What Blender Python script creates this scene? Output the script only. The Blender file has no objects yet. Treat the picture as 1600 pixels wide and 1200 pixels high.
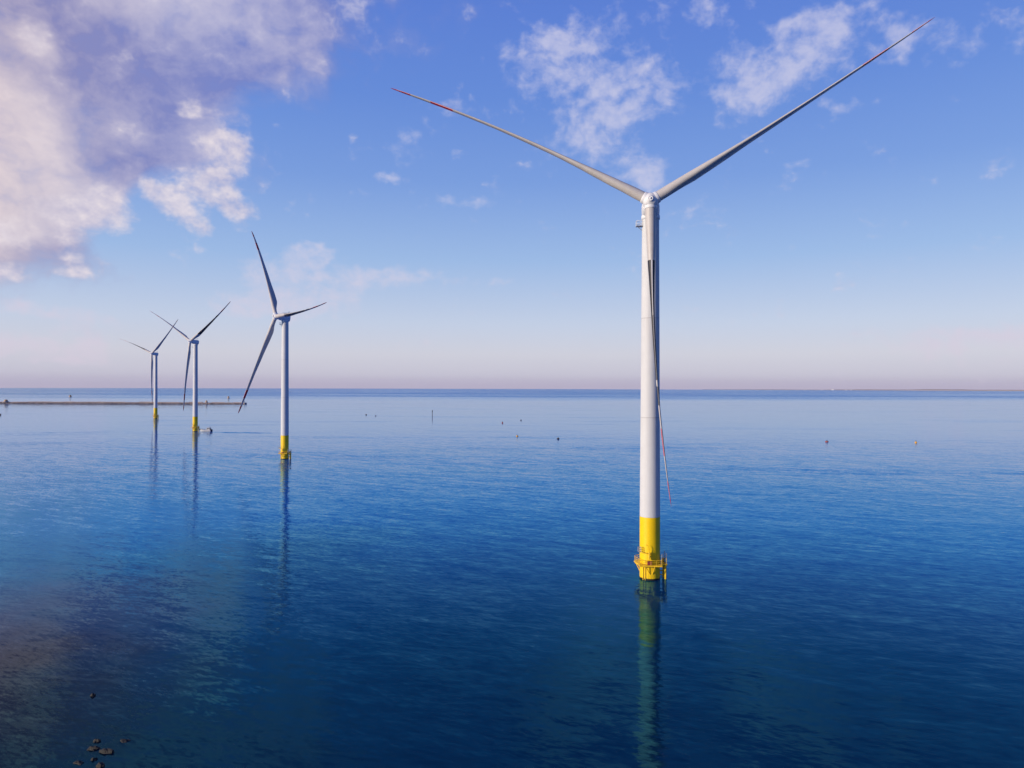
import bpy, bmesh, math, random
from mathutils import Vector, Matrix, noise as mnoise
R = math.radians
scene = bpy.context.scene
col = scene.collection

# ------------------------------------------------------------------ camera
CAM_H = 42.1
cam_data = bpy.data.cameras.new("camera")
cam_data.sensor_width = 36.0
cam_data.lens = 1110.0 / 1600.0 * 36.0
cam_data.clip_start = 0.5
cam_data.clip_end = 90000.0
cam = bpy.data.objects.new("camera", cam_data)
col.objects.link(cam)
cam.location = (0, 0, CAM_H)
cam.rotation_mode = 'XYZ'
_m = Matrix.Rotation(R(90.0) + 4 / 1110.0, 4, 'X') @ Matrix.Rotation(R(0.17), 4, 'Z')
cam.rotation_euler = _m.to_euler()
scene.camera = cam

# ------------------------------------------------------------------ exposure
scene.view_settings.view_transform = 'Standard'
scene.view_settings.look = 'None'
scene.view_settings.exposure = 0.0
scene.view_settings.gamma = 1.0
scene.view_settings.use_curve_mapping = False

# ------------------------------------------------------------------ sun
SUN_EL = R(13.0)
SUN_AZ = R(62.0)                 # measured from -Y (behind the camera) towards -X (left)
sun_dir = Vector((-math.sin(SUN_AZ) * math.cos(SUN_EL), -math.cos(SUN_AZ) * math.cos(SUN_EL), math.sin(SUN_EL)))
sl = bpy.data.lights.new("sun", 'SUN')
sl.energy = 5.0
sl.angle = R(0.6)
sl.color = (1.0, 0.84, 0.67)
sun = bpy.data.objects.new("sun", sl)
col.objects.link(sun)
sun.rotation_euler = sun_dir.to_track_quat('Z', 'Y').to_euler()

# ------------------------------------------------------------------ node helper
def s2l(c):
    return tuple(((v / 255.0) / 12.92 if v / 255.0 <= 0.04045 else ((v / 255.0 + 0.055) / 1.055) ** 2.4) for v in c)

class NT:
    def __init__(self, tree):
        self.t = tree; self.n = tree.nodes; self.l = tree.links
    def put(self, sock, v):
        if isinstance(v, bpy.types.NodeSocket): self.l.new(v, sock)
        elif v is not None:
            if isinstance(v, (tuple, list)) and len(v) == 3 and sock.type == 'RGBA': v = (*v, 1)
            sock.default_value = v
    def math(self, op, a, b=None, c=None, clamp=False):
        n = self.n.new('ShaderNodeMath'); n.operation = op; n.use_clamp = clamp
        self.put(n.inputs[0], a); self.put(n.inputs[1], b); self.put(n.inputs[2], c)
        return n.outputs[0]
    def vec(self, op, a, b=None):
        n = self.n.new('ShaderNodeVectorMath'); n.operation = op
        self.put(n.inputs[0], a); self.put(n.inputs[1], b)
        return n.outputs['Value'] if op in ('DOT_PRODUCT', 'LENGTH') else n.outputs[0]
    def comb(self, x, y, z):
        n = self.n.new('ShaderNodeCombineXYZ')
        for i, v in enumerate((x, y, z)): self.put(n.inputs[i], v)
        return n.outputs[0]
    def sep(self, v):
        n = self.n.new('ShaderNodeSeparateXYZ'); self.put(n.inputs[0], v); return n.outputs
    def noise(self, v, scale, detail=3, rough=.5, dist=0, out=0, lac=2.0):
        n = self.n.new('ShaderNodeTexNoise'); n.noise_dimensions = '3D'
        self.put(n.inputs['Vector'], v); n.inputs['Scale'].default_value = scale
        n.inputs['Detail'].default_value = detail; n.inputs['Roughness'].default_value = rough
        n.inputs['Distortion'].default_value = dist; n.inputs['Lacunarity'].default_value = lac
        return n.outputs[out]
    def map(self, v, loc=(0, 0, 0), rot=(0, 0, 0), scale=(1, 1, 1), kind='POINT'):
        n = self.n.new('ShaderNodeMapping'); n.vector_type = kind
        self.put(n.inputs[0], v); n.inputs[1].default_value = loc
        n.inputs[2].default_value = rot; n.inputs[3].default_value = scale
        return n.outputs[0]
    def rng(self, v, a, b, c=0.0, d=1.0, smooth=False):
        n = self.n.new('ShaderNodeMapRange')
        if smooth: n.interpolation_type = 'SMOOTHSTEP'
        self.put(n.inputs[0], v)
        for i, k in zip((1, 2, 3, 4), (a, b, c, d)): self.put(n.inputs[i], k)
        return n.outputs[0]
    def mix(self, f, a, b, blend='MIX'):
        n = self.n.new('ShaderNodeMix'); n.data_type = 'RGBA'; n.blend_type = blend
        self.put(n.inputs[0], f); self.put(n.inputs[6], a); self.put(n.inputs[7], b)
        return n.outputs[2]
    def ramp(self, f, stops, interp='LINEAR'):
        n = self.n.new('ShaderNodeValToRGB'); cr = n.color_ramp; cr.interpolation = interp
        self.put(n.inputs[0], f)
        while len(cr.elements) < len(stops): cr.elements.new(0.5)
        for e, (p, c) in zip(cr.elements, stops):
            e.position = p; e.color = (*c, 1)
        return n.outputs[0]
    def dist(self, v, c):
        n = self.n.new('ShaderNodeVectorMath'); n.operation = 'DISTANCE'
        self.put(n.inputs[0], v); n.inputs[1].default_value = c
        return n.outputs['Value']

# ------------------------------------------------------------------ sky
world = bpy.data.worlds.new("World")
scene.world = world
world.use_nodes = True
w = NT(world.node_tree)
w.n.clear()
tc = w.n.new('ShaderNodeTexCoord')
gen = tc.outputs['Generated']
sx_, sy_, sz_ = w.sep(gen)[:3]
az = w.math('ARCTAN2', sx_, sy_)
el = w.math('ARCSINE', sz_)
azd = w.math('MULTIPLY', az, 57.29578)
eld = w.math('MULTIPLY', el, 57.29578)
P = w.comb(azd, eld, 0.0)
sky = w.n.new('ShaderNodeTexSky'); sky.sky_type = 'NISHITA'; sky.sun_disc = False
sky.sun_elevation = SUN_EL
sky.sun_rotation = math.atan2(sun_dir.x, sun_dir.y)
sky.air_density = 1.0; sky.dust_density = 0.6; sky.ozone_density = 3.0
nish = w.mix(1.0, sky.outputs[0], (0.11, 0.11, 0.11), 'MULTIPLY')
f01 = w.rng(eld, -10, 90)
def e2(e): return (e + 10) / 100.0
grad = w.ramp(f01, [
    (0.0, s2l((70, 90, 130))), (e2(-0.6), s2l((186, 176, 202))), (e2(0.3), s2l((190, 184, 208))), (e2(1.0), s2l((204, 202, 220))), (e2(2.6), s2l((212, 212, 226))),
    (e2(5), s2l((200, 211, 234))), (e2(10), s2l((160, 190, 234))), (e2(16), s2l((125, 161, 227))),
    (e2(22), s2l((104, 143, 222))), (e2(28), s2l((94, 131, 218))), (e2(45), s2l((50, 86, 184))), (1.0, s2l((30, 64, 150)))])
base = w.mix(0.9, nish, grad)
# unseen sky away from the sun dimmed to deepen the blue shade on towers
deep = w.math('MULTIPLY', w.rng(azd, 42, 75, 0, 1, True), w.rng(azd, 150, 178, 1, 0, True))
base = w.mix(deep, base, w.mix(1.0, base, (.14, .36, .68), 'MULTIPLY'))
# clouds, placed by compass direction and elevation on the dome
def px(x, y): return math.degrees(math.atan((x - 800) / 1110.0)), math.degrees(math.atan((604 - y) / 1110.0 * math.cos(math.atan((x - 800) / 1110.0))))
wn = w.noise(P, 0.16, 4, .55, 0, 1)
wv = w.vec('MULTIPLY', w.vec('SUBTRACT', wn, (0.5, 0.5, 0.5)), (4.5, 3.5, 0))
Pw = w.vec('ADD', P, wv)
wn2 = w.noise(P, 0.6, 2, .5, 0, 1)
Pw2 = w.vec('ADD', Pw, w.vec('MULTIPLY', w.vec('SUBTRACT', wn2, (0.5, 0.5, 0.5)), (1.6, 1.3, 0)))
ASP = (1.0, 1.6, 2.6, 4.5)
P3 = w.vec('ADD', w.vec('ADD', P, w.vec('MULTIPLY', w.vec('SUBTRACT', wn, (0.5, 0.5, 0.5)), (1.6, 1.3, 0))), w.vec('MULTIPLY', w.vec('SUBTRACT', wn2, (0.5, 0.5, 0.5)), (1.8, 1.4, 0)))
def blobs(coord, lst):
    # soft round patches in squeezed copies of the dome coordinates: (x, y, width, height, -, strength)
    cs = {}; acc = None
    lst = sorted(lst, key=lambda b: min(range(4), key=lambda k: abs(math.log(ASP[k] * b[3] / b[2]))))
    for (x, y, rx, ry, rot, amp) in lst:
        a, e = px(x, y)
        k = min(range(4), key=lambda k: abs(math.log(ASP[k] * ry / rx)))
        if k not in cs: cs[k] = w.vec('MULTIPLY', coord, (1.0, ASP[k], 0.0))
        rad = math.sqrt(rx * ry * ASP[k]) / 20.5
        g = w.rng(w.dist(cs[k], (a, e * ASP[k], 0)), 0.0, 1.7 * rad, amp, 0.0, True)
        acc = g if acc is None else w.math('ADD', acc, g)
    return acc
big = blobs(Pw, [
    (60, 60, 220, 120, 0, 1.0), (330, 40, 180, 95, 0, .9), (40, 230, 170, 120, 0, .9), (230, 180, 150, 80, 10, .6), (450, 50, 80, 70, 0, .3),
    (-250, 120, 330, 210, 0, 1.3), (150, -220, 460, 200, 0, .9), (-30, 330, 120, 60, 0, .5), (245, 290, 64, 36, 0, -.8), (240, 365, 70, 44, 0, -.9), (400, 180, 70, 50, 0, -.4)])
lumps = blobs(P3, [
    (345, 218, 40, 34, 0, .95), (350, 255, 32, 30, 0, .85),
    (308, 288, 34, 24, 0, .95), (342, 304, 30, 24, 0, .9), (374, 330, 26, 24, 0, .9), (410, 325, 24, 18, 0, .3),
    (232, 294, 24, 15, 0, .85), (262, 312, 28, 17, 0, .9), (292, 338, 26, 16, 0, .8), (318, 360, 20, 14, 0, .7),
    (150, 305, 32, 28, 0, .9), (176, 335, 34, 28, 0, 1.0), (110, 335, 40, 26, 0, .6), (60, 320, 50, 24, 0, .35), (120, 372, 22, 20, 0, .45),
    (20, 365, 60, 26, 0, .65), (0, 425, 34, 15, 0, 1.1), (105, 402, 18, 10, 0, .7), (115, 428, 24, 10, 0, .7), (45, 60, 16, 30, 0, .65), (185, 82, 20, 16, 0, .4), (300, 170, 26, 10, 0, .75), (188, 195, 22, 16, 0, .5)])
alto = blobs(P3, [
    (870, 105, 88, 56, 10, .95), (990, 140, 84, 42, 15, 1.1), (930, 180, 70, 24, 10, .7), (870, 60, 60, 44, 0, .5), (930, 225, 76, 30, -15, .95), (1000, 265, 46, 24, -10, .75), (1025, 282, 30, 22, 0, .7),
    (1000, 30, 80, 26, 10, .55), (1110, 15, 50, 30, 0, .6), (1030, 60, 40, 14, 0, .35), (1160, 130, 60, 50, 0, 1.15), (1255, 85, 66, 48, 20, 1.05), (1285, 45, 60, 30, 10, .7), (1300, 20, 80, 20, 0, .45),
    (1410, 60, 46, 28, 10, .95), (1488, 68, 30, 20, 15, .9), (1597, 50, 18, 24, 0, 1.0), (1310, 166, 26, 12, 15, .9), (645, 228, 36, 26, 0, .75), (612, 280, 30, 11, 0, .85),
    (742, 322, 32, 12, 0, .8), (698, 310, 20, 10, 0, .6), (1245, 256, 22, 10, 0, .6), (700, 175, 46, 20, 0, .45), (545, 20, 70, 26, 0, .5), (850, 262, 30, 12, 0, .5), (770, 85, 30, 16, 0, .3),
    (495, 400, 40, 17, -15, 1.5), (455, 436, 62, 22, 0, 1.4), (440, 478, 100, 20, 0, 1.8), (610, 436, 90, 18, 5, 1.15), (770, 442, 40, 10, 8, .6), (520, 460, 50, 12, 0, .6), (375, 415, 30, 14, 0, .45),
    (40, 480, 60, 12, 0, .9), (20, 540, 110, 18, 0, 1.2), (120, 556, 110, 13, 0, .9), (130, 500, 100, 9, 0, .8), (500, 395, 26, 14, 0, .5), (1560, 520, 150, 12, 5, .75), (1480, 548, 200, 18, 3, .6), (1070, 320, 50, 16, 0, .6)])
fine = w.noise(w.vec('MULTIPLY', Pw, (1, 1.3, 1)), 0.34, 6, .56)
fineb = w.noise(w.vec('MULTIPLY', P, (1, 1.3, 1)), 0.95, 5, .56)
fn = w.math('SUBTRACT', fine, 0.5)
fb = w.math('SUBTRACT', fineb, 0.5)
def cap(v): return w.math('MINIMUM', v, 1.0)
d_big = w.rng(w.math('MULTIPLY_ADD', fn, 1.2, cap(big)), 0.12, 1.02, 0, 1, True)
d_lump = w.rng(w.math('MULTIPLY_ADD', fb, 1.0, w.math('MULTIPLY_ADD', fn, 1.6, cap(lumps))), 0.22, 1.2, 0, 1, True)
d_alto = w.rng(w.math('MULTIPLY_ADD', fb, 1.3, w.math('MULTIPLY_ADD', fn, 2.6, cap(alto))), 0.24, 1.50, 0, .66, True)
# lit patches inside the great cloud
litb = blobs(Pw, [
    (0, 255, 85, 90, 0, 1.1), (-180, 230, 150, 160, 0, 1.0), (270, -10, 120, 40, 0, .85), (165, 322, 60, 42, 0, .9), (345, 235, 50, 56, 0, .9), (45, 60, 16, 28, 0, .7),
    (90, 160, 90, 34, 0, .22), (60, 330, 90, 44, 0, .35), (190, 200, 40, 30, 0, .3), (-10, 40, 50, 40, 0, .35), (440, 60, 70, 60, 0, .35), (320, 315, 80, 30, 0, .6)])
litc = w.math('MINIMUM', litb, 1.0)
lit = w.rng(w.math('MULTIPLY_ADD', fb, .45, w.math('MULTIPLY_ADD', fn, 1.7, litc)), -.12, 1.2, 0, 1)
shade_c = w.mix(w.rng(azd, -36, -22), s2l((146, 142, 184)), s2l((124, 134, 196))); lit_c = w.mix(w.rng(azd, -36, -26), s2l((228, 212, 214)), s2l((214, 208, 224)))
big_c = w.mix(lit, shade_c, lit_c)
lump_c = w.mix(w.math('MULTIPLY_ADD', fb, 1.6, w.math('MULTIPLY_ADD', fn, 1.0, .55), True), s2l((172, 172, 208)), s2l((236, 226, 230)))
alto_c = w.mix(w.rng(eld, 2, 14), s2l((216, 206, 222)), s2l((214, 212, 232)))
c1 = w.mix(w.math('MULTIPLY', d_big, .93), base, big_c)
c2 = w.mix(w.math('MULTIPLY', d_lump, .88), c1, lump_c)
c3 = w.mix(d_alto, c2, alto_c)
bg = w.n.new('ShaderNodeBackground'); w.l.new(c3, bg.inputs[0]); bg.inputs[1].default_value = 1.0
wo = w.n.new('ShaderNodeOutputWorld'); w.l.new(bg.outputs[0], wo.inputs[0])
world.cycles.sampling_method = 'MANUAL'
world.cycles.sample_map_resolution = 512

# ------------------------------------------------------------------ builders
def tag(o, label=None, cat=None, group=None, kind=None):
    for k, v in (('label', label), ('category', cat), ('group', group), ('kind', kind)):
        if v: o[k] = v
    return o
def empty(name, loc, rz=0.0):
    o = bpy.data.objects.new(name, None); col.objects.link(o)
    o.location = loc; o.rotation_euler = (0, 0, rz); o.empty_display_size = 1.0
    return o

class MB:
    def __init__(self): self.v = []; self.f = []; self.mi = []; self.sm = []
    def add(self, vs, fs, mi=0, smooth=False):
        b = len(self.v); self.v += [tuple(p) for p in vs]
        for i, f in enumerate(fs):
            self.f.append([b + k for k in f]); self.mi.append(mi[i] if isinstance(mi, list) else mi); self.sm.append(smooth)
    def box(self, c, s, rz=0.0, mi=0):
        vs = []
        for z in (-1, 1):
            for x, y in ((-1, -1), (1, -1), (1, 1), (-1, 1)):
                p = Vector((x * s[0] / 2, y * s[1] / 2, z * s[2] / 2)); p.rotate(Matrix.Rotation(rz, 3, 'Z')); vs.append(p + Vector(c))
        self.add(vs, [(3, 2, 1, 0), (4, 5, 6, 7), (0, 1, 5, 4), (1, 2, 6, 5), (2, 3, 7, 6), (3, 0, 4, 7)], mi)
    def rings(self, rs, cap=True, mi=0, smooth=True):
        n = len(rs[0]); vs = [p for r in rs for p in r]; fs = []
        for i in range(len(rs) - 1):
            for j in range(n):
                k = (j + 1) % n; fs.append((i * n + j, i * n + k, (i + 1) * n + k, (i + 1) * n + j))
        self.add(vs, fs, mi, smooth)
        if cap:
            self.add(rs[0], [tuple(reversed(range(n)))], mi if not isinstance(mi, list) else 0)
            self.add(rs[-1], [tuple(range(n))], mi if not isinstance(mi, list) else 0)
    def tube(self, pts, r, n=8, mi=0, radii=None):
        pts = [Vector(p) for p in pts]; rs = []; up = None
        for i, p in enumerate(pts):
            d = (pts[min(i + 1, len(pts) - 1)] - pts[max(i - 1, 0)]).normalized()
            if up is None:
                up = Vector((0, 0, 1)) if abs(d.z) < .9 else Vector((1, 0, 0))
            a = d.cross(up).normalized(); b = a.cross(d).normalized(); up = b
            rr = radii[i] if radii else r
            rs.append([p + a * math.cos(2 * math.pi * k / n) * rr + b * math.sin(2 * math.pi * k / n) * rr for k in range(n)])
        self.rings([list(reversed(q)) for q in rs], True, mi)
    def lathe(self, prof, n=48, mi=0, origin=(0, 0, 0), axis=None, smooth=True):
        o = Vector(origin)
        if axis is None: M = Matrix.Identity(3)
        else: M = Vector(axis).to_track_quat('Z', 'Y').to_matrix()
        rs = [[o + M @ Vector((math.cos(2 * math.pi * k / n) * r, math.sin(2 * math.pi * k / n) * r, z)) for k in range(n)] for r, z in prof]
        self.rings(rs, True, mi, smooth)
    def build(self, name, mats, parent=None, loc=None):
        me = bpy.data.meshes.new(name); me.from_pydata(self.v, [], self.f); me.update()
        for m in (mats if isinstance(mats, (list, tuple)) else [mats]): me.materials.append(m)
        for p, i, s in zip(me.polygons, self.mi, self.sm): p.material_index = i; p.use_smooth = s
        o = bpy.data.objects.new(name, me); col.objects.link(o)
        if parent: o.parent = parent
        if loc is not None: o.location = loc
        return o

# ------------------------------------------------------------------ materials
def paint(name, c, rough=.45, var=.12, scale=.8, streak=0.0, seams=None, metallic=0.0, dirt=(0.25, 0.2, 0.14), dirt_amt=0.0, spec=.5):
    m = bpy.data.materials.new(name); m.use_nodes = True; t = NT(m.node_tree); b = t.n['Principled BSDF']
    g = t.n.new('ShaderNodeTexCoord').outputs['Object']
    n1 = t.noise(g, scale, 5, .6)
    k = t.rng(n1, .3, .7, 1 - var, 1 + var * .4)
    cc = t.mix(1.0, c, t.comb(k, k, k), 'MULTIPLY')
    if streak:
        n2 = t.noise(t.vec('MULTIPLY', g, (2.6, 2.6, .05)), 1.0, 4, .6)
        cc = t.mix(t.rng(n2, .52, .75, 0, streak), cc, dirt)
    if dirt_amt:
        n3 = t.noise(g, scale * 2.3, 6, .7)
        cc = t.mix(t.rng(n3, .5, .78, 0, dirt_amt), cc, dirt)
    if seams:                                             # bolted section joints and a little salt bloom below them
        z = t.sep(g)[2]
        ph = t.math('FRACT', t.math('DIVIDE', t.math('SUBTRACT', z, seams[0]), seams[1]))
        line = t.rng(t.math('ABSOLUTE', t.math('SUBTRACT', ph, .5)), .0, .006, 1, 0)
        cc = t.mix(t.math('MULTIPLY', line, .55), cc, (.22, .21, .20))
        n4 = t.noise(t.vec('MULTIPLY', g, (3.5, 3.5, .12)), 1.0, 5, .65)
        below = t.math('MULTIPLY', t.rng(ph, .25, .5, 0, 1), t.rng(ph, .5, .505, 1, 0))
        cc = t.mix(t.math('MULTIPLY', t.rng(n4, .5, .7, 0, .35), below), cc, (.36, .32, .27))
    t.l.new(cc, b.inputs['Base Color'])
    t.l.new(t.rng(n1, .3, .7, rough * .85, min(1, rough * 1.2)), b.inputs['Roughness'])
    b.inputs['Metallic'].default_value = metallic
    b.inputs['Specular IOR Level'].default_value = spec
    bp = t.n.new('ShaderNodeBump'); bp.inputs['Strength'].default_value = .08; bp.inputs['Distance'].default_value = .02
    t.l.new(t.noise(g, 9, 3), bp.inputs['Height']); t.l.new(bp.outputs[0], b.inputs['Normal'])
    return m
M_tower = paint('tower_white_paint', (.54, .545, .545), .6, .06, .25, .25, (13.6 + 10.9, 21.8), dirt=(.44, .42, .40), spec=.25)
M_nac = paint('nacelle_white_paint', (.64, .64, .64), .5, .05, .5, .08, None, dirt=(.4, .38, .36))
M_blade = paint('blade_grey_gelcoat', (.46, .43, .40), .5, .08, .3, 0, None, dirt=(.36, .29, .22), dirt_amt=.30)
M_ledge = paint('leading_edge_gelcoat', (.66, .64, .62), .4, .08, .5)
M_black = paint('black_blade_coating', (.012, .010, .012), .5, .3, .3)
M_red = paint('red_blade_paint', (.46, .010, .030), .5, .15, .5)
M_dark = paint('dark_rubber', (.02, .02, .022), .7, .2, 2)
M_steel = paint('galvanised_steel', (.36, .37, .38), .5, .2, 2, metallic=.3)
M_rust = paint('maroon_locker_paint', (.25, .04, .04), .6, .2, 2)
M_yrail = paint('yellow_rail_paint', (.76, .48, .01), .5, .15, 2, dirt=(.34, .18, .04), dirt_amt=.3)

def pile_material():
    m = bpy.data.materials.new('yellow_pile_paint'); m.use_nodes = True; t = NT(m.node_tree); b = t.n['Principled BSDF']
    g = t.n.new('ShaderNodeTexCoord').outputs['Object']
    z = t.sep(g)[2]
    n1 = t.noise(g, .6, 5, .6)
    k = t.rng(n1, .3, .7, .90, 1.03)
    cc = t.mix(1.0, (.80, .53, .0), t.comb(k, k, k), 'MULTIPLY')
    n2 = t.noise(t.vec('MULTIPLY', g, (3, 3, .25)), 1.0, 5, .6)
    low = t.rng(z, 1.2, 4.5, 1, 0)
    cc = t.mix(t.math('MULTIPLY', t.rng(n2, .5, .75, 0, .55), low), cc, (.36, .20, .03))
    n3 = t.noise(t.vec('MULTIPLY', g, (2, 2, 1)), 1.0, 5, .7)
    zz = t.math('MULTIPLY_ADD', t.math('SUBTRACT', n3, .5), .5, z)
    cc = t.mix(t.rng(zz, .30, .42, 1, 0), cc, (.020, .016, .008))
    t.l.new(cc, b.inputs['Base Color'])
    b.inputs['Roughness'].default_value = .45
    b.inputs['Specular IOR Level'].default_value = .35
    return m
M_pile = pile_material()

# ------------------------------------------------------------------ water
def water_material():
    m = bpy.data.materials.new('sea_water'); m.use_nodes = True; t = NT(m.node_tree); t.n.clear()
    g = t.n.new('ShaderNodeNewGeometry').outputs['Position']
    X, Y, Z = t.sep(g)[:3]
    XY = t.comb(X, Y, 0.0)
    dist = t.vec('LENGTH', XY)
    # wind pattern: calm and ruffled belts lying across the sea
    wp = t.noise(t.vec('MULTIPLY', XY, (.0011, .0045, 0)), 1.0, 4, .55)
    wpf = t.noise(t.vec('MULTIPLY', XY, (.0004, .0011, 0)), 1.0, 5, .6)
    yw = t.math('MULTIPLY_ADD', t.math('SUBTRACT', wp, .5), 260.0, Y)
    yf = t.math('MULTIPLY_ADD', t.math('SUBTRACT', wpf, .5), 2600.0, Y)
    calm = t.math('MULTIPLY', t.rng(yw, 380, 720, 0, 1, True), t.rng(yf, 1500, 2600, 1, 0, True))
    belt = t.math('MULTIPLY', t.rng(t.noise(t.vec('MULTIPLY', XY, (.004, .016, 0)), 1.0, 4, .6), .52, .68, 0, 1, True), t.rng(Y, 180, 330))
    amp = t.math('MULTIPLY_ADD', calm, -0.50, .80)
    amp = t.math('MULTIPLY_ADD', belt, 0.45, amp)
    farb = t.math('MULTIPLY', t.rng(yf, 1900, 3300, 0, 1, True), t.rng(t.noise(t.vec('MULTIPLY', XY, (.0005, .0016, 0)), 1.0, 4, .6), .38, .6, .45, 1))
    amp = t.math('MULTIPLY_ADD', farb, 2.4, amp)
    # wake astern of the workboat
    wk = t.map(XY, (-243, 637.5, 0), (0, 0, -.19), (38, 9, 1), 'TEXTURE')
    wd = t.vec('LENGTH', wk)
    wake = t.math('MULTIPLY', t.rng(wd, .5, 1.0, 1, 0, True), t.rng(t.noise(t.vec('MULTIPLY', XY, (.12, .25, 0)), 1.0, 3, .5), .35, .6))
    amp = t.math('MULTIPLY_ADD', wake, 1.2, amp)
    # slopes at four scales; crests run roughly across the view, slightly turned
    def slope(rot, sc, k, scale, amount, detail=2, dz=0.0):
        v = t.vec('ADD', t.vec('MULTIPLY', t.map(XY, (0, 0, 0), (0, 0, rot)), (sc[0] * scale, sc[1] * scale, 1)), (dz, dz * 2, dz))
        n = t.noise(v, 1.0, detail, .55, 0.25, 1)
        return t.vec('MULTIPLY', t.vec('SUBTRACT', n, (.5, .5, .5)), (amount * k, amount, 0))
    s = slope(R(16), (.20, 1.0), .3, .14, .050, 1)
    s = t.vec('ADD', s, slope(R(27), (.20, 1.0), .35, .42, .125, 1, 3.1))
    s = t.vec('ADD', s, slope(R(10), (.22, 1.0), .4, .95, .165, 2, 7.7))
    s = t.vec('ADD', s, slope(R(34), (.28, 1.0), .5, 2.3, .200, 2, 5.3))
    s = t.vec('ADD', s, slope(R(20), (.5, 1.0), .6, 5.0, .12, 2, 11.3))
    s = t.vec('MULTIPLY', s, t.comb(amp, amp, 0.0))
    # steep wave faces lean against the breeze, towards -Y
    lean = t.math('MULTIPLY_ADD', farb, -.12, t.math('MULTIPLY_ADD', belt, -.018, t.math('MULTIPLY', wake, -.16)))
    nrm = t.vec('NORMALIZE', t.vec('ADD', s, t.comb(0.0, lean, 1.0)))
    # water body: deep blue, teal over the shoal, dark reef under the near left corner
    reefn = t.noise(XY, .05, 5, .6)
    reef = t.map(XY, (-68, 88, 0), (0, 0, R(35)), (26, 40, 1), 'TEXTURE')
    rd = t.math('MULTIPLY_ADD', t.math('SUBTRACT', reefn, .5), 1.1, t.vec('LENGTH', reef))
    reefm = t.rng(rd, .25, 1.35, 1, 0, True)
    sh = t.map(XY, (-62, 150, 0), (0, 0, R(-10)), (40, 60, 1), 'TEXTURE')
    sd = t.math('MULTIPLY_ADD', t.math('SUBTRACT', t.noise(XY, .022, 5, .6), .5), 1.6, t.vec('LENGTH', sh))
    shm = t.rng(sd, .2, 1.3, 1, 0, True)
    big = t.noise(t.vec('MULTIPLY', XY, (.006, .012, 0)), 1.0, 4, .6)
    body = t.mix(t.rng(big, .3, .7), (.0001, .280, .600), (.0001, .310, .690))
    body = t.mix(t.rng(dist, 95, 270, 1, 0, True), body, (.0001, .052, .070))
    body = t.mix(t.math('MULTIPLY', shm, .7), body, (.001, .110, .160))
    body = t.mix(reefm, body, (.012, .009, .016))
    df = t.n.new('ShaderNodeBsdfDiffuse'); t.l.new(body, df.inputs[0]); t.l.new(t.comb(.30, .20, .93), df.inputs['Normal'])   # normal turned from the sun: body takes sky light only, no cast tower shadow
    gl = t.n.new('ShaderNodeBsdfGlossy'); gl.inputs['Roughness'].default_value = .03
    t.l.new(nrm, gl.inputs['Normal'])
    fr = t.n.new('ShaderNodeFresnel'); fr.inputs[0].default_value = 1.333; t.l.new(nrm, fr.inputs['Normal'])
    tint = t.ramp(fr.outputs[0], [(.05, (.16, .70, .84)), (.14, (.15, .72, .90)), (.20, (.26, .72, .92)), (.36, (.28, .82, 1.0)), (.62, (.72, .88, 1.0))])
    pink_sheen = t.vec('LENGTH', t.map(XY, (-90, 100, 0), (0, 0, 0), (40, 56, 1), 'TEXTURE'))
    pink_sheen = t.math('MULTIPLY_ADD', t.math('SUBTRACT', reefn, .5), .8, pink_sheen)
    tint = t.mix(t.rng(pink_sheen, .1, 1.35, .85, 0, True), tint, (.56, .55, .64))  # reflection tint set near neutral here, keeping the cloud's pink sheen
    t.l.new(tint, gl.inputs['Color'])
    mx = t.n.new('ShaderNodeMixShader')
    t.l.new(fr.outputs[0], mx.inputs[0]); t.l.new(df.outputs[0], mx.inputs[1]); t.l.new(gl.outputs[0], mx.inputs[2])
    out = t.n.new('ShaderNodeOutputMaterial'); t.l.new(mx.outputs[0], out.inputs[0])
    return m
SEA_R = 12600.0
mb = MB()
n = 720
rr = [0.0, 60, 200, 600, 2000, 6000, SEA_R]
vs = [(0, 0, 0)]; fs = []
for r in rr[1:]:
    vs += [(math.cos(2 * math.pi * k / n) * r, math.sin(2 * math.pi * k / n) * r, 0) for k in range(n)]
for k in range(n): fs.append((0, 1 + k, 1 + (k + 1) % n))
for i in range(len(rr) - 2):
    for k in range(n):
        a = 1 + i * n; b = a + n; k2 = (k + 1) % n
        fs.append((a + k, b + k, b + k2, a + k2))
mb.add(vs, fs)
tag(mb.build('sea_water', water_material()), kind='structure')

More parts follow.
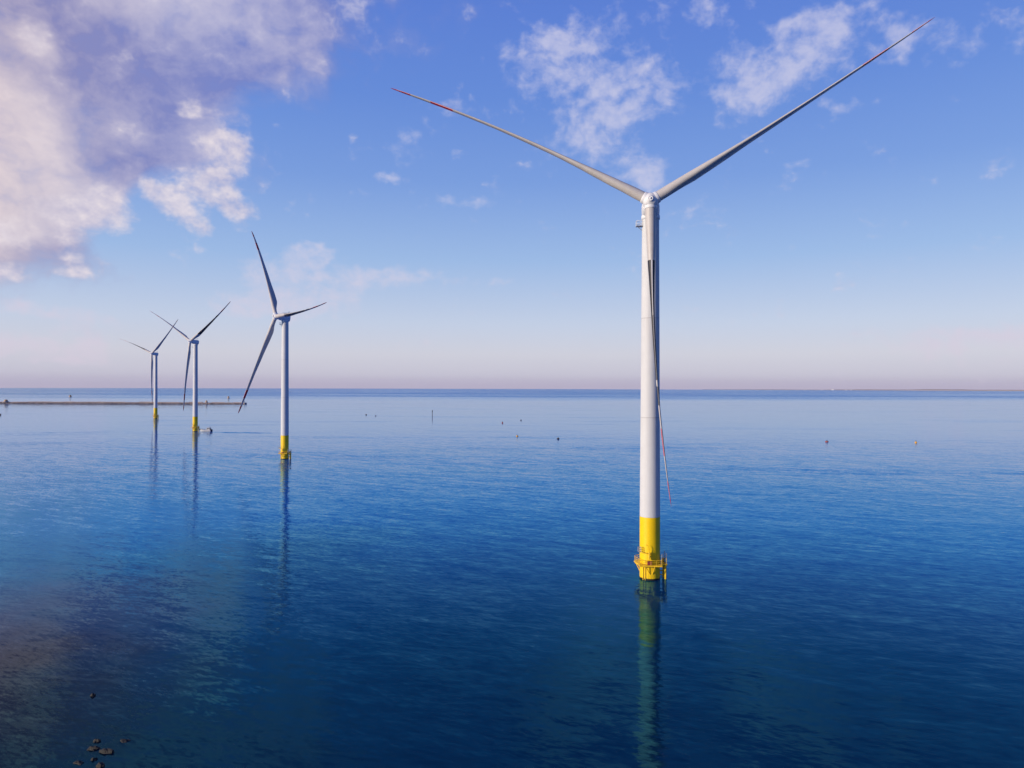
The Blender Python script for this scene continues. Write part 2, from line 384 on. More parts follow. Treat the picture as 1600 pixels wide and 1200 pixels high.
# ------------------------------------------------------------------ wind turbines
RT = 64.0
def interp(tab, x):
    for (a, b), (c, d) in zip(tab, tab[1:]):
        if x <= c:
            u = (x - a) / (c - a); u = u * u * (3 - 2 * u) * .5 + u * .5
            return b + (d - b) * u
    return tab[-1][1]
CH = [(1.3, 2.25), (3.8, 2.25), (10.5, 3.75), (14, 3.6), (25, 2.6), (40, 1.75), (55, 1.25), (61, .85), (63.4, .45), (64.0, .06)]
TH = [(1.3, 2.25), (3.8, 2.22), (8, 1.95), (13.2, 1.55), (18, 1.08), (24, .74), (38, .44), (50, .34), (62, .18), (64.0, .02)]
TW = [(1.3, 14), (8, 14), (14, 11), (30, 5), (64, -1)]
def blade(parent, hub_c, f, d, t_, bend, fwd, black):
    rs = [1.3, 2.2, 2.25, 3.0, 3.8, 5, 6.2, 7.5, 9, 10.5, 12, 13.2, 14.5, 16.5, 19, 22, 25, 28, 31, 34, 37, 38.6, 39.9, 42, 43.8, 46, 48.5, 51, 54, 56.5, 59, 61, 62.5, 63.5, 64.0]
    N = 48; rings = []
    for r in rs:
        c = interp(CH, r); th = interp(TH, r); beta = R(88 + interp(TW, r))
        cd = -t_ * math.cos(beta) + f * math.sin(beta)
        nd = f * math.cos(beta) + t_ * math.sin(beta)
        u = r / RT
        ctr = hub_c + d * (r * (1 - .25 * (bend / RT) ** 2 * u)) + t_ * (bend * u ** 2.2) + f * (fwd * u ** 1.3)
        bl = max(0.0, min(1.0, (r - 3.8) / 6.5)); bl = bl * bl * (3 - 2 * bl)
        ring = []
        for k in range(N):
            a = 2 * math.pi * k / N
            cx_, cy_ = math.cos(a), math.sin(a)      # a=0 at the leading edge
            xx = (1 - cx_) / 2                       # 0 at LE, 1 at TE
            sg = 1 if cy_ >= 0 else -1
            yt = 2.6 * (0.2969 * math.sqrt(max(xx, 0)) - .126 * xx - .3516 * xx ** 2 + .2843 * xx ** 3 - .1015 * xx ** 4) * 1.92
            ya = sg * yt * th + .03 * c * math.sin(math.pi * xx)
            xa = (.30 - xx) * c
            yc = cy_ * th / 2; xc = cx_ * c / 2
            ring.append(ctr + cd * (xa * bl + xc * (1 - bl)) + nd * (ya * bl + yc * (1 - bl)))
        rings.append(ring)
    mb = MB(); mi = []
    for i in range(len(rs) - 1):
        rm = (rs[i] + rs[i + 1]) / 2
        for k in range(N):
            le = k in (0, N - 1)
            face = 0
            if 48.5 < rm < 54 or rm > 59: face = 1 if k in (0, 1) and rm < 62 else 3
            elif black and 13.2 < rm < 43.8 and not (38.6 < rm < 39.9): face = 1 if (k == 0 or (k == N - 1 and rm < 24)) else 2
            mi.append(face)
    # mi 0 grey, 1 leading edge, 2 black, 3 red
    mb.rings(rings, True, mi)
    return mb.build('blade', [M_blade, M_ledge, M_black, M_red], parent)

def turbine(base, label, yaw, phase, bends, black_k, hz=81.2, fwd=4.0, locker=True):
    root = empty('wind_turbine', (base[0], base[1], 0))
    tag(root, label, 'wind turbine', 'offshore wind turbines standing in a row')
    # foundation pile
    m = MB(); m.lathe([(2.22, -3), (2.22, 3.0), (2.22, 13.6)], 64); m.build('foundation_pile', M_pile, root)
    # tower with faint section seams
    top = 79.2; prof = [(2.215, 13.604)]
    prof += [(2.215 + (1.86 - 2.215) * q / 12, 13.604 + (top - 13.604) * q / 12) for q in range(1, 13)]
    m = MB(); m.lathe(prof, 64); tw = m.build('tower', M_tower, root)
    # tower door above the access platform
    # ---- access platform
    zd = 3.35
    outer = [(-2.75, -2.75), (2.15, -3.0), (2.35, -1.5), (3.55, -1.35), (3.55, 1.35), (2.0, 2.7), (-2.4, 2.7), (-3.1, 1.9), (-3.1, .2), (-2.7, -.9)]
    inner = []
    for x, y in outer:
        v = Vector((x, y)).normalized() * 2.26; inner.append((v.x, v.y))
    m = MB(); no = len(outer)
    vs = [(x, y, zd - .09) for x, y in outer] + [(x, y, zd + .09) for x, y in outer] + [(x, y, zd - .09) for x, y in inner] + [(x, y, zd + .09) for x, y in inner]
    fs = []
    for i in range(no):
        j = (i + 1) % no
        fs += [(i, j, no + j, no + i), (no + i, no + j, 3 * no + j, 3 * no + i), (2 * no + j, 2 * no + i, 3 * no + i, 3 * no + j), (j, i, 2 * no + i, 2 * no + j)]
    m.add(vs, fs)
    for i in range(no):                                    # edge beam
        j = (i + 1) % no
        m.tube([(outer[i][0], outer[i][1], zd - .14), (outer[j][0], outer[j][1], zd - .14)], .11, 8)
    deck = m.build('access_platform', M_yrail, root)
    m = MB()
    def P3(i, h, k=.97): return (outer[i % no][0] * k, outer[i % no][1] * k, zd + h)
    for i in range(no):
        a = Vector(P3(i, 0)); b = Vector(P3(i + 1, 0))
        L = (b - a).length; ns = max(1, round(L / 1.3))
        for q in range(ns):
            p = a.lerp(b, q / ns); m.tube([p, p + Vector((0, 0, 1.15))], .035, 6)
        for h in (.38, .76, 1.15):
            m.tube([P3(i, h), P3(i + 1, h)], .03 if h < 1 else .045, 6)
    m.build('railing', M_yrail, deck)
    m = MB()                                              # taller cage around the ladder head
    for (x, y) in ((2.3, -1.75), (3.45, -1.2), (3.45, 1.2)):
        m.tube([(x, y, zd), (x, y, zd + 2.3)], .07, 6)
    for h in (1.5, 1.9, 2.3):
        m.tube([(2.3, -1.75, zd + h), (3.0, -1.6, zd + h), (3.45, -1.2, zd + h), (3.5, 0, zd + h), (3.45, 1.2, zd + h)], .045, 6)
    m.build('ladder_cage', M_steel, deck)
    for (xa, xb) in ((-1.45, -.35), (.62, .15)):          # V struts under the front of the deck
        m = MB(); m.tube([(xa, -2.75, zd - .12), (xb, -2.2, 1.35)], .09, 8); m.build('bracket', M_yrail, deck)
    m = MB(); m.tube([(-2.95, .9, zd - .1), (-2.15, .6, 1.5)], .10, 8); m.build('bracket', M_yrail, deck)
    m = MB(); m.box((-.55, -2.62, zd + .50), (.95, .36, .72)); m.box((-.55, -2.62, zd + .88), (1.02, .42, .06))
    m.build('locker', M_rust, deck)
    m = MB(); m.box((2.95, .2, zd + .55), (.6, .7, .9)); m.box((2.95, .2, zd + 1.03), (.66, .76, .06)); m.box((2.64, .2, zd + .55), (.02, .5, .6)); m.build('switch_cabinet', M_dark, deck)
    # ---- davit crane on a bracket with a basket at its tip
    m = MB()
    m.tube([(-.62, -2.15, 5.3), (-.62, -2.62, 5.3)], .16, 10)
    m.lathe([(.17, 4.7), (.17, 6.2), (.12, 6.3)], 12, origin=(-.62, -2.66, 0))
    m.tube([(-.62, -2.66, 6.0), (-1.6, -2.8, 6.05), (-2.55, -1.9, 6.15)], .12, 8)
    m.tube([(-.62, -2.66, 6.2), (-.70, -2.7, 7.2), (-1.0, -2.72, 7.75), (-1.4, -2.75, 7.85)], .05, 6)
    dv = m.build('davit', M_yrail, root)
    m = MB()
    for (x, y) in ((-2.9, -2.1), (-2.3, -2.1), (-2.3, -1.5), (-2.9, -1.5)): m.tube([(x, y, 6.2), (x, y, 7.2)], .045, 6)
    for h in (6.22, 6.7, 7.2):
        m.tube([(-2.9, -2.1, h), (-2.3, -2.1, h), (-2.3, -1.5, h), (-2.9, -1.5, h), (-2.9, -2.1, h)], .045, 6)
    m.box((-2.6, -1.8, 6.2), (.64, .64, .06)); m.build('basket', M_steel, dv)
    # ---- boat landing on the right side
    m = MB()
    for y in (-.28, .28): m.tube([(2.85, y, -1), (2.85, y, 4.6)], .05, 6)
    for k in range(18): m.tube([(2.85, -.28, -.6 + k * .3), (2.85, .28, -.6 + k * .3)], .03, 6)
    bl = m.build('boat_landing', M_yrail, root)
    for (za, y) in ((.95, -.75), (1.45, .75), (2.7, -.75), (2.7, .75)):
        m = MB(); m.tube([(1.95, y * .7, za), (3.25, y, za)], .12, 8); m.build('strut', M_yrail, bl)
    for y in (-.78, .78):
        m = MB(); m.tube([(3.3, y, -2), (3.3, y, 3.1), (3.1, y, 3.45)], .24, 14); m.build('fender_tube', M_yrail, bl)
    m = MB(); m.tube([(-1.75, -1.62, -2), (-1.75, -1.62, 3.2)], .10, 10); m.tube([(-1.35, -1.95, -2), (-1.35, -1.95, 3.2)], .07, 10)
    m.build('cable_tube', M_yrail, root)
    # door
    m = MB()
    ang0, ang1 = R(-97), R(-80)
    pts = []
    for rr_ in (2.20, 2.265):
        for q in range(7):
            a = ang0 + (ang1 - ang0) * q / 6
            for zz in (4.3, 6.5): pts.append((rr_ * math.cos(a), rr_ * math.sin(a), zz))
    fs = []
    for q in range(6):
        i = q * 2; o = 14 + i
        fs += [(o, o + 2, o + 3, o + 1), (i + 1, o + 1, o + 3, i + 3), (i, i + 2, o + 2, o)]
    fs += [(0, 14, 15, 1), (12, 13, 27, 26)]
    m.add(pts, fs)
    dr = m.build('door', M_pile, root)
    # ---- small balcony hung below the nacelle on the left
    a = Vector((-1, -.05, 0)); zb = 77.55
    m = MB(); m.box((-2.55, -.1, zb), (1.35, 1.3, .16)); m.tube([(-1.9, -.1, zb - .9), (-2.9, -.1, zb - .08)], .07, 6)
    bal = m.build('service_balcony', M_steel, root)
    m = MB()
    for (x, y) in ((-3.15, -.7), (-3.15, .5), (-2.0, -.7), (-2.0, .5)): m.tube([(x, y, zb), (x, y, zb + 1.15)], .045, 6)
    for h in (.55, 1.15): m.tube([(-2.0, -.7, zb + h), (-3.15, -.7, zb + h), (-3.15, .5, zb + h), (-2.0, .5, zb + h)], .045, 6)
    m.build('railing', M_nac, bal)
    # ---- nacelle, hub, blades
    tilt = R(5)
    f = Vector((-math.sin(yaw) * math.cos(tilt), -math.cos(yaw) * math.cos(tilt), math.sin(tilt)))
    right = Vector((math.cos(yaw), -math.sin(yaw), 0)); up = right.cross(f) * -1
    if up.z < 0: up = -up
    C = Vector((0, 0, hz)); hub = C + f * 5.8
    m = MB(); rings = []
    for (s, hw, hb, ht, pw) in ((3.9, 1.55, 1.55, 1.55, 2), (3.6, 1.72, 1.75, 1.7, 2.1), (2.6, 1.85, 1.9, 1.8, 2.3), (1.2, 1.95, 2.05, 1.9, 2.6), (-.5, 1.97, 2.1, 1.95, 2.8), (-1.9, 1.93, 2.08, 1.95, 2.8), (-2.35, 1.8, 1.95, 1.85, 2.8), (-2.5, 1.5, 1.6, 1.6, 2.8)):
        ring = []
        for k in range(40):
            a_ = 2 * math.pi * k / 40; c_, s_ = math.cos(a_), math.sin(a_)
            e_ = 2.0 / pw
            x = hw * math.copysign(abs(c_) ** e_, c_); y = (ht if s_ > 0 else hb) * math.copysign(abs(s_) ** e_, s_)
            ring.append(C + f * s + right * x + up * y)
        rings.append(ring)
    m.rings(rings, True)
    nac = m.build('nacelle', M_nac, root)
    m = MB(); m.lathe([(1.90, 79.0), (2.02, 79.05), (2.02, 79.9), (1.9, 79.95)], 48); m.build('yaw_collar', M_nac, nac)
    m = MB()
    fh = Vector((f.x, f.y, 0)).normalized(); zt = hz + 1.95
    def NP(a, b, h): return Vector((0, 0, zt + h)) + fh * a + right * b
    cs = [(1.2, -1.0), (1.2, 1.0), (-2.2, 1.0), (-2.2, -1.0)]
    for i in range(4):
        p, q = cs[i], cs[(i + 1) % 4]
        m.tube([NP(p[0], p[1], -.35), NP(p[0], p[1], 1.0)], .035, 6)
        for h in (.5, 1.0): m.tube([NP(*p, h), NP(*q, h)], .03, 6)
    m.build('railing', M_nac, nac)
    m = MB(); m.tube([NP(-2.3, 0, -.4), NP(-2.3, 0, 1.7)], .05, 6); m.tube([NP(-2.3, -.6, 1.5), NP(-2.3, .6, 1.5)], .04, 6)
    for b_ in (-.6, .6): m.lathe([(.06, 0), (.13, .05), (.13, .25), (.04, .3)], 10, origin=NP(-2.3, b_, 1.5))
    m.build('wind_sensor', M_steel, nac)
    # hub
    m = MB()
    m.lathe([(1.35, -1.95), (1.58, -1.5), (1.68, -.8), (1.70, 0), (1.62, .6), (1.42, 1.05), (1.05, 1.4), (.62, 1.56), (.60, 1.66), (.58, 1.82), (.40, 1.86), (.38, 1.80), (.26, 1.80), (.25, 1.95), (.05, 2.0)], 40, origin=hub, axis=f)
    dirs = []
    for k in range(3):
        a_ = phase + k * 2 * math.pi / 3
        d = right * math.cos(a_) + up * math.sin(a_); t_ = -right * math.sin(a_) + up * math.cos(a_)
        dirs.append((d, t_))
        m.lathe([(1.34, .5), (1.30, 1.4), (1.27, 1.72), (1.22, 1.80), (1.0, 1.82)], 36, origin=hub, axis=d)
    m.build('hub', M_nac, root)
    for k, (d, t_) in enumerate(dirs):
        b = blade(root, hub, f, d, t_, bends[k], fwd, k == black_k)
        if k == black_k: b['label'] = 'blade with black painted faces between pale root and red banded tip'
    # root seals
    return root

T1 = turbine((30.5, 156.8), 'nearest and largest wind turbine, one blade hanging down its white tower, right of centre', R(11.1), R(29.9), (1.3, 5.1, 4.3), 2, 81.2, 4.2)
T2 = turbine((-131.0, 409.9), 'second nearest wind turbine, one blade pointing up and a dark one out to the right', R(45.9), R(118.6 - 120), (3.6, 4.2, 4.2), 0, 81.4)
T3 = turbine((-291.5, 654.0), 'wind turbine with a white workboat moored at its yellow base, third in the row', R(28.5), R(28.8), (2.7, 3.4, 5.2), 0, 82.2)
T4 = turbine((-452.1, 901.4), 'farthest and smallest wind turbine, leftmost of the row, standing before the breakwater', R(26.6), R(38), (2.4, 4.2, 5.3), 1, 82.0)

# ------------------------------------------------------------------ workboat at the third turbine
M_boat = paint('weathered_boat_paint', (.46, .46, .46), .5, .2, 1)
def workboat(loc, rz):
    root = empty('workboat', loc, rz)
    tag(root, 'small white workboat nosed up to the yellow base of the third turbine', 'boat')
    # hull, bow towards -X
    L = 11.0; secs = []
    for i in range(13):
        u = i / 12; x = -L / 2 + L * u
        wd = 1.75 * (1 - (1 - min(1, u / .42)) ** 2.2) + .05
        sh = 1.5 + .75 * (1 - u) ** 2
        keel = -.7 + .9 * max(0, 1 - u / .25) ** 2
        s = []
        for k in range(13):
            a = math.pi * k / 12
            yy = -math.cos(a) * wd; dz = math.sin(a) ** .6
            s.append((x + (0.35 if i == 0 else 0) * dz, yy * (1 - .18 * dz * 0), sh + (keel - sh) * dz))
        secs.append(s)
    m = MB(); nn = 13
    vs = [p for s in secs for p in s]; fs = []; mi = []
    for i in range(12):
        for k in range(12):
            fs.append((i * nn + k, (i + 1) * nn + k, (i + 1) * nn + k + 1, i * nn + k + 1))
            mi.append(1 if 3 <= k <= 8 else 0)
    fs.append(tuple(range(nn))); mi.append(1); fs.append(tuple(12 * nn + k for k in reversed(range(nn)))); mi.append(1)
    m.add(vs, fs, mi, True)
    hull = m.build('hull', [M_boat, paint('dark_blue_hull_paint', (.015, .03, .07), .4)], root)
    m = MB()
    for i in range(12):
        a, b = secs[i], secs[i + 1]
        m.add([(a[0][0], a[0][1], a[0][2] - .12), (b[0][0], b[0][1], b[0][2] - .12), (b[-1][0], b[-1][1], b[-1][2] - .12), (a[-1][0], a[-1][1], a[-1][2] - .12)], [(0, 1, 2, 3)])
    m.build('deck', paint('grey_deck_paint', (.5, .5, .5), .7), root)
    m = MB(); m.tube([(-5.3, -.9, 2.1), (-5.75, -.5, 2.15), (-5.85, 0, 2.15), (-5.75, .5, 2.15), (-5.3, .9, 2.1)], .42, 10); m.build('bow_fender', M_dark, root)
    # cabin
    m = MB()
    prof = [(1.0, 1.35), (1.5, 3.6), (4.1, 3.6), (4.3, 1.35)]
    vs = [(x, -1.3, z) for x, z in prof] + [(x, 1.3, z) for x, z in prof]
    m.add(vs, [(0, 3, 2, 1), (4, 5, 6, 7), (0, 1, 5, 4), (1, 2, 6, 5), (2, 3, 7, 6)])
    m.box((2.75, 0, 3.66), (3.1, 2.9, .12))
    cabin = m.build('cabin', M_boat, root)
    gm = paint('dark_window_glass', (.02, .03, .04), .1)
    for sgn in (-1, 1):
        m = MB(); m.box((2.2, sgn * 1.302, 2.85), (1.0, .02, .75)); m.build('window', gm, cabin)
        m = MB(); m.box((3.5, sgn * 1.302, 2.85), (.9, .02, .75)); m.build('window', gm, cabin)
    m = MB(); m.add([(1.20, -1.1, 2.4), (1.20, 1.1, 2.4), (1.40, 1.1, 3.3), (1.40, -1.1, 3.3)], [(0, 3, 2, 1)]); m.build('window', gm, cabin)
    m = MB(); m.tube([(3.9, 0, 3.6), (3.9, 0, 5.6)], .06, 6); m.tube([(3.9, -.7, 4.7), (3.9, .7, 4.7)], .05, 6); m.lathe([(.3, 5.0), (.3, 5.15), (.1, 5.2)], 10, origin=(3.5, 0, -.7)); m.build('mast', M_steel, root)
    m = MB()
    pts = [(secs[i][0][0], secs[i][0][1] * .95, secs[i][0][2]) for i in range(1, 9)]
    for sg in (1, -1):
        q = [(x, y * sg, z + .75) for x, y, z in pts]
        m.tube(q, .04, 6)
        for x, y, z in pts: m.tube([(x, y * sg, z - .05), (x, y * sg, z + .75)], .035, 6)
    m.build('guard_rail', M_steel, root)
    for y in (-.6, .6):
        m = MB(); m.box((5.7, y, 1.5), (.55, .5, 1.0)); m.tube([(5.55, y, 1.9), (6.0, y, 1.7)], .28, 10); m.tube([(5.75, y, 1.0), (5.85, y, -.6)], .12, 8); m.build('outboard_engine', M_dark, root)
    m = MB(); m.box((5.0, 0, 1.75), (.9, 2.9, .8)); m.tube([(4.6, -1.3, 2.1), (4.7, -1.25, 3.3), (4.7, 1.25, 3.3), (4.6, 1.3, 2.1)], .06, 6); m.build('stern_frame', M_dark, root)
    return root
workboat((-281.2, 653.0, -.15), R(-4))

# ------------------------------------------------------------------ breakwater
def rock_material(name, c1, c2, scale=.6):
    m = bpy.data.materials.new(name); m.use_nodes = True; t = NT(m.node_tree); b = t.n['Principled BSDF']
    g = t.n.new('ShaderNodeTexCoord').outputs['Object']
    n1 = t.noise(g, scale, 6, .65); t.l.new(t.mix(t.rng(n1, .35, .65), c1, c2), b.inputs['Base Color'])
    b.inputs['Roughness'].default_value = .85
    bp = t.n.new('ShaderNodeBump'); bp.inputs['Strength'].default_value = .6; bp.inputs['Distance'].default_value = .3
    t.l.new(t.noise(g, scale * 4, 5, .7), bp.inputs['Height']); t.l.new(bp.outputs[0], b.inputs['Normal'])
    return m
M_conc = rock_material('weathered_concrete', (.50, .41, .36), (.30, .25, .25), .02)
M_armour = rock_material('armour_rock', (.16, .13, .13), (.34, .28, .25), .12)
random.seed(4)
bw = empty('breakwater', (-618, 1626, 0))
tag(bw, 'long low stone and concrete breakwater stretching in from the left behind the turbines', 'breakwater')
m = MB()
x = 0.0; 
while x > -760:
    L = random.uniform(18, 34); h = 3.7 + random.uniform(-.35, .45); dy = random.uniform(-.25, .25)
    m.box((x - L / 2, 3 + dy, h / 2 - 1), (L - .25, 6.0, h + 2)); 
    if random.random() < .75: m.box((x - L / 2, 5 + dy, h + .45), (L - .4, 1.6, .9))
    x -= L
m.build('wall', M_conc, bw)
m = MB(); x = 8.0
while x > -760:
    for row in range(3):
        s = random.uniform(1.3, 2.3); yy = -1.2 - row * 1.5 + random.uniform(-.4, .4); zz = 2.2 - row * .95 + random.uniform(-.3, .3)
        vs = []
        for a in range(6):
            for hh in (-1, 1):
                an = a * math.pi / 3 + random.uniform(-.3, .3)
                vs.append((x + math.cos(an) * s * .62 * (1 if hh < 0 else .75), yy + math.sin(an) * s * .55, zz + hh * s * .42 + random.uniform(-.15, .15)))
        fs = [tuple(2 * a for a in reversed(range(6))), tuple(2 * a + 1 for a in range(6))] + [(2 * a, 2 * ((a + 1) % 6), 2 * ((a + 1) % 6) + 1, 2 * a + 1) for a in range(6)]
        m.add(vs, fs)
    x -= 1.5
o = m.build('armour_rock', M_armour, bw); o['kind'] = 'stuff'

def beacon(loc, label, hgt, wdt, mat, group=None, style=0):
    root = empty('navigation_beacon', loc)
    tag(root, label, 'beacon', group)
    m = MB(); m.lathe([(wdt * .62, -1), (wdt * .62, hgt * .16), (wdt * .5, hgt * .2)], 20); m.build('pedestal', M_conc, root)
    m = MB(); m.lathe([(wdt * .42, hgt * .2), (wdt * .36, hgt * .72), (wdt * .5, hgt * .74), (wdt * .5, hgt * .78)], 20); m.build('body', mat, root)
    m = MB(); m.lathe([(wdt * .18, hgt * .78), (wdt * .18, hgt * .92), (wdt * .25, hgt * .93), (.05, hgt)], 16); m.build('lantern', mat, root)
    return root
M_tan = paint('tan_beacon_paint', (.55, .38, .2), .6, .2, .4)
M_yel = paint('yellow_float_paint', (.70, .34, .01), .5, .2, 1)
M_redf = paint('faded_red_float_paint', (.30, .06, .05), .6, .25, 1)
M_blk = paint('blackened_float_paint', (.03, .025, .03), .6, .25, 1)
M_gry = paint('grey_float_paint', (.16, .18, .22), .6, .25, 1)
beacon((-700, 1628, 4.3), 'small tan beacon standing on the breakwater right of the third turbine', 4.2, 5, M_tan)
beacon((-1158, 1626, 4.3), 'tan beacon standing on the breakwater at the left edge of the photo', 5, 9, M_tan)
beacon((-1566, 2519, 0), 'solitary yellowish beacon far out beyond the left part of the breakwater', 8, 9, M_tan)
beacon((-941, 2358, 0), 'solitary tan beacon far out beyond the right end of the breakwater', 8, 7, M_tan)
m = MB()
bh = empty('mooring_dolphin', (-612, 1626, 0)); tag(bh, 'dark blunt block closing the right end of the breakwater', 'block')
m.lathe([(5, -1), (5, 3.2), (4.5, 3.6)], 12); m.build('pier_head', M_armour, bh)
m = MB(); m.tube([(0, 0, 3.5), (0, 0, 6.0)], .3, 8); m.lathe([(.8, 5.6), (.8, 6.4), (.3, 6.8)], 10); m.build('lantern', M_dark, bh)

# marker pole
mp = empty('marker_pole', (-111.7, 997.2, 0)); tag(mp, 'thin dark marker pole standing alone in the open water', 'marker pole')
m = MB(); m.tube([(0, 0, -2), (0, 0, 7.6)], .38, 10, radii=[.45, .30]); m.build('pole', M_dark, mp)
m = MB(); m.lathe([(.2, 6.4), (.75, 6.5), (.75, 7.6), (.15, 8.6)], 12); m.build('topmark', M_dark, mp)

def buoy(x, y, wdt, hgt, mat, label, tilt=0):
    root = empty('mooring_buoy', (x, y, 0)); root.rotation_euler = (R(tilt), R(tilt * .6), random.uniform(0, 3))
    tag(root, label, 'buoy', 'mooring buoys scattered over the open water')
    wdt *= .75; hgt *= .75; r = wdt / 2
    m = MB(); m.lathe([(r * .7, -.6), (r * .95, -.3), (r, 0), (r, hgt * .5), (r * .92, hgt * .62), (r * .45, hgt * .74)], 24); m.build('float', mat, root)
    m = MB(); m.lathe([(r * .42, hgt * .70), (r * .34, hgt * .95), (r * .30, hgt * 1.0), (.05, hgt * 1.02)], 16)
    m.tube([(0, 0, hgt), (0, 0, hgt * 1.25)], .07, 6)
    ring = [(math.cos(a) * .22, 0, hgt * 1.25 + .2 + math.sin(a) * .22) for a in [k * math.pi / 5 for k in range(11)]]
    m.tube(ring, .05, 6); m.build('mooring_ring', M_dark, root)
buoy(-212.3, 1034.6, 3.0, 1.8, M_blk, 'dark buoy left of the marker pole, the farther left of a pair')
buoy(-192.2, 1002.3, 2.4, 1.6, M_gry, 'bluish grey buoy nearest the marker pole, right one of a pair')
buoy(-10.9, 819.4, 2.2, 2.0, M_redf, 'small reddish buoy, leftmost of the four in the middle of the sea')
buoy(11.3, 882.6, 2.0, 1.7, M_blk, 'tiny dark buoy, farthest of the four in the middle of the sea')
buoy(4.5, 599.5, 2.5, 1.5, M_yel, 'yellow buoy in the middle of the sea, left of a dark one')
buoy(37.2, 571.5, 2.8, 1.5, M_blk, 'dark buoy just right of the yellow one in the middle of the sea', 6)
buoy(243.7, 549.7, 3.2, 1.4, M_redf, 'dark red low buoy right of the nearest turbine', 8)
buoy(308.6, 542.7, 2.1, 1.8, M_yel, 'bright orange buoy, the rightmost one')

# dark skiff cut by the left edge
sk = empty('skiff', (-721, 997, 0)); tag(sk, 'small dark skiff at the left edge of the photo below the breakwater', 'boat')
secs = []
for i in range(9):
    u = i / 8; wd = 1.5 * math.sin(math.pi * min(1, .12 + u * .62)) ** .8
    if i == 8: wd = 1.1
    secs.append([(4 - 8 * u, -math.cos(math.pi * k / 8) * wd, 1.3 + .5 * (1 - u) ** 2 - math.sin(math.pi * k / 8) ** .6 * 1.7) for k in range(9)])
m = MB(); vs = [p for s in secs for p in s]; fs = []
for i in range(8):
    for k in range(8): fs.append((i * 9 + k, i * 9 + k + 1, (i + 1) * 9 + k + 1, (i + 1) * 9 + k))
fs += [tuple(reversed(range(9))), tuple(72 + k for k in range(9))]
m.add(vs, fs, 0, True); m.build('hull', M_dark, sk)
m = MB(); m.box((-.8, 0, 1.7), (1.8, 1.6, 1.5)); m.box((-.8, 0, 2.5), (2.1, 1.9, .12)); m.build('cabin', M_gry, sk)
m = MB(); m.box((-4.2, 0, 1.1), (.5, .5, 1.2)); m.tube([(-4.2, 0, .5), (-4.2, 0, -.5)], .12, 6); m.build('outboard_engine', M_dark, sk)

# ------------------------------------------------------------------ rocks in the near left corner
M_wet = rock_material('wet_dark_rock', (.003, .0025, .002), (.013, .009, .006), 2.0)
M_wet.node_tree.nodes['Principled BSDF'].inputs['Roughness'].default_value = .6
random.seed(11)
rocks = [
    (-56.7, 96.5, .55, .30, .12, 'lone small dark rock breaking the surface well above the cluster of rocks'),
    (-49.0, 84.2, .62, .42, .16, 'rounded rock at the top of the cluster in the near left corner'),
    (-48.3, 82.4, .75, .50, .22, 'dark rock in the middle of the cluster, left of the widest one'),
    (-46.4, 81.7, 1.05, .48, .26, 'widest flat dark rock of the cluster in the near left corner'),
    (-45.6, 84.2, .80, .50, .08, 'barely awash brownish rock right of the cluster'),
    (-46.9, 80.0, .50, .28, .12, 'small rock between the widest rock and the bottom edge'),
    (-48.2, 79.3, .75, .50, .10, 'half sunken brown rock at the lower left of the cluster'),
    (-45.4, 78.7, .70, .48, .30, 'rock with a pale top cut by the bottom edge of the photo')]
for (x, y, a, b, h, lab) in rocks:
    bm = bmesh.new(); bmesh.ops.create_icosphere(bm, subdivisions=4, radius=1.0)
    off = Vector((random.uniform(-50, 50), random.uniform(-50, 50), 0)); rz = random.uniform(-.5, .5)
    for v in bm.verts:
        nv = mnoise.fractal(v.co * 1.3 + off, 1.0, 2.0, 5)
        v.co *= 1 + .38 * nv
        v.co.x *= a * .85; v.co.y *= b * .85; v.co.z *= .52
        v.co.z += h - .42
    me = bpy.data.meshes.new('shore_rock'); bm.to_mesh(me); bm.free()
    for p in me.polygons: p.use_smooth = True
    me.materials.append(M_wet)
    o = bpy.data.objects.new('shore_rock', me); col.objects.link(o); o.location = (x, y, 0); o.rotation_euler = (0, 0, rz)
    tag(o, lab, 'rock', 'dark rocks awash in the near left corner')

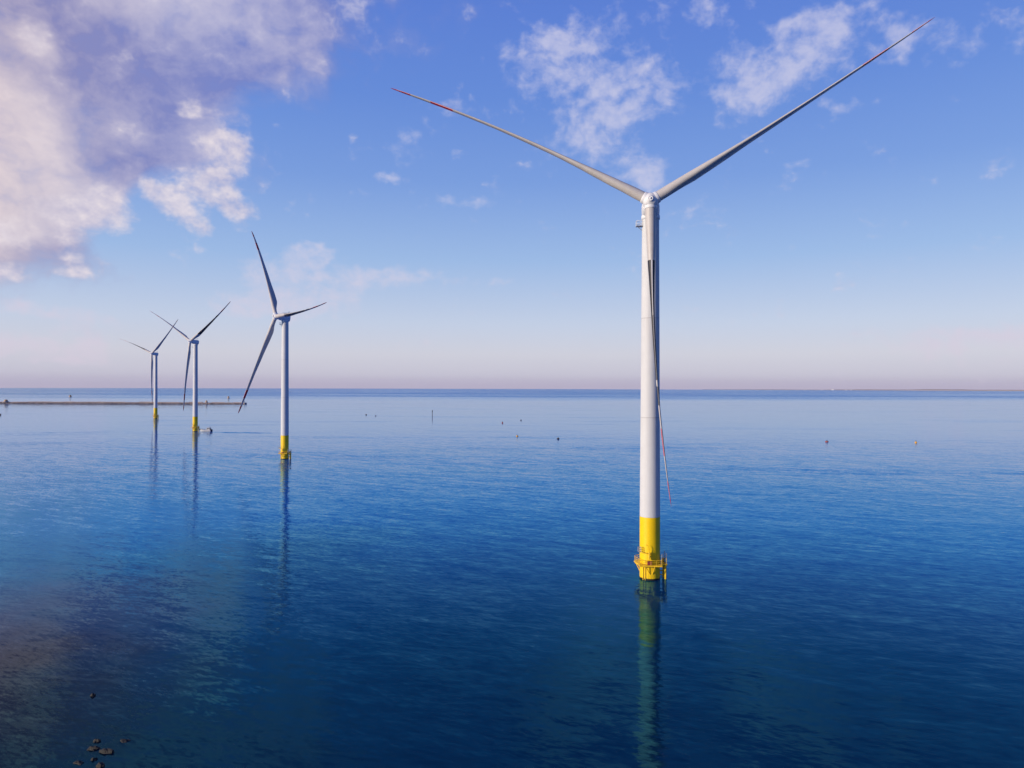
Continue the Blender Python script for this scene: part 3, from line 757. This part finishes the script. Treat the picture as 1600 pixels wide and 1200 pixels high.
# ------------------------------------------------------------------ far coast, right of centre
m = MB(); RC = 12500.0; rings = []
N_ = 260
for i in range(N_ + 1):
    a = R(15 + 45 * i / N_)
    h = max(1.0, (34 + 30 * mnoise.fractal(Vector((i * .035, 3.3, 0)), 1.0, 2.0, 5)) * .42 * min(1, i / 60))
    rings.append([Vector((math.sin(a) * RC, math.cos(a) * RC, -1)), Vector((math.sin(a) * RC, math.cos(a) * RC, h * .25)),
                  Vector((math.sin(a) * (RC + 500), math.cos(a) * (RC + 500), h)), Vector((math.sin(a) * (RC + 1300), math.cos(a) * (RC + 1300), h * .6)), Vector((math.sin(a) * (RC + 1400), math.cos(a) * (RC + 1400), -1))])
vs = [p for r in rings for p in r]; fs = []
for i in range(N_):
    for k in range(4): fs.append((i * 5 + k, i * 5 + k + 1, (i + 1) * 5 + k + 1, (i + 1) * 5 + k))
m.add(vs, fs, 0, True)
M_hill = rock_material('far_hills_ground', (.24, .21, .20), (.34, .28, .24), .002)
tag(m.build('hills', M_hill), kind='structure')
proto = None
for i, (pxx, wd, hh) in enumerate(((1258, 26, 7), (1284, 24, 7), (1301, 36, 13), (1322, 30, 8), (1330, 20, 9))):
    a = math.atan((pxx - 800) / 1110.0)
    if proto is None:
        m = MB(); m.box((0, 0, .5), (1, .6, 1)); m.box((0, 0, 1.03), (1.04, .64, .06)); m.box((.2, 0, 1.12), (.2, .3, .16))
        o = m.build('apartment_block', paint('white_wall_paint', (.6, .57, .54), .7)); proto = o
    else:
        o = proto.copy(); col.objects.link(o)
    o.location = (math.sin(a) * (RC - 30), math.cos(a) * (RC - 30), 0); o.rotation_euler = (0, 0, -a); o.scale = (wd, 30, hh)
    tag(o, 'tiny pale building on the hazy far shore at the right of the horizon', 'building', 'pale buildings on the far shore')

# ------------------------------------------------------------------ haze
USE_HAZE = True
if USE_HAZE:
    m = MB(); m.box((0, 1000, 88), (32000, 32000, 182))
    hm = bpy.data.materials.new('haze_air'); hm.use_nodes = True; t = NT(hm.node_tree); t.n.clear()
    pv = t.n.new('ShaderNodeVolumePrincipled'); pv.inputs['Color'].default_value = (.86, .84, .95, 1); pv.inputs['Density'].default_value = 1.6e-5
    ou = t.n.new('ShaderNodeOutputMaterial'); t.l.new(pv.outputs[0], ou.inputs['Volume'])
    tag(m.build('haze', hm), kind='stuff')
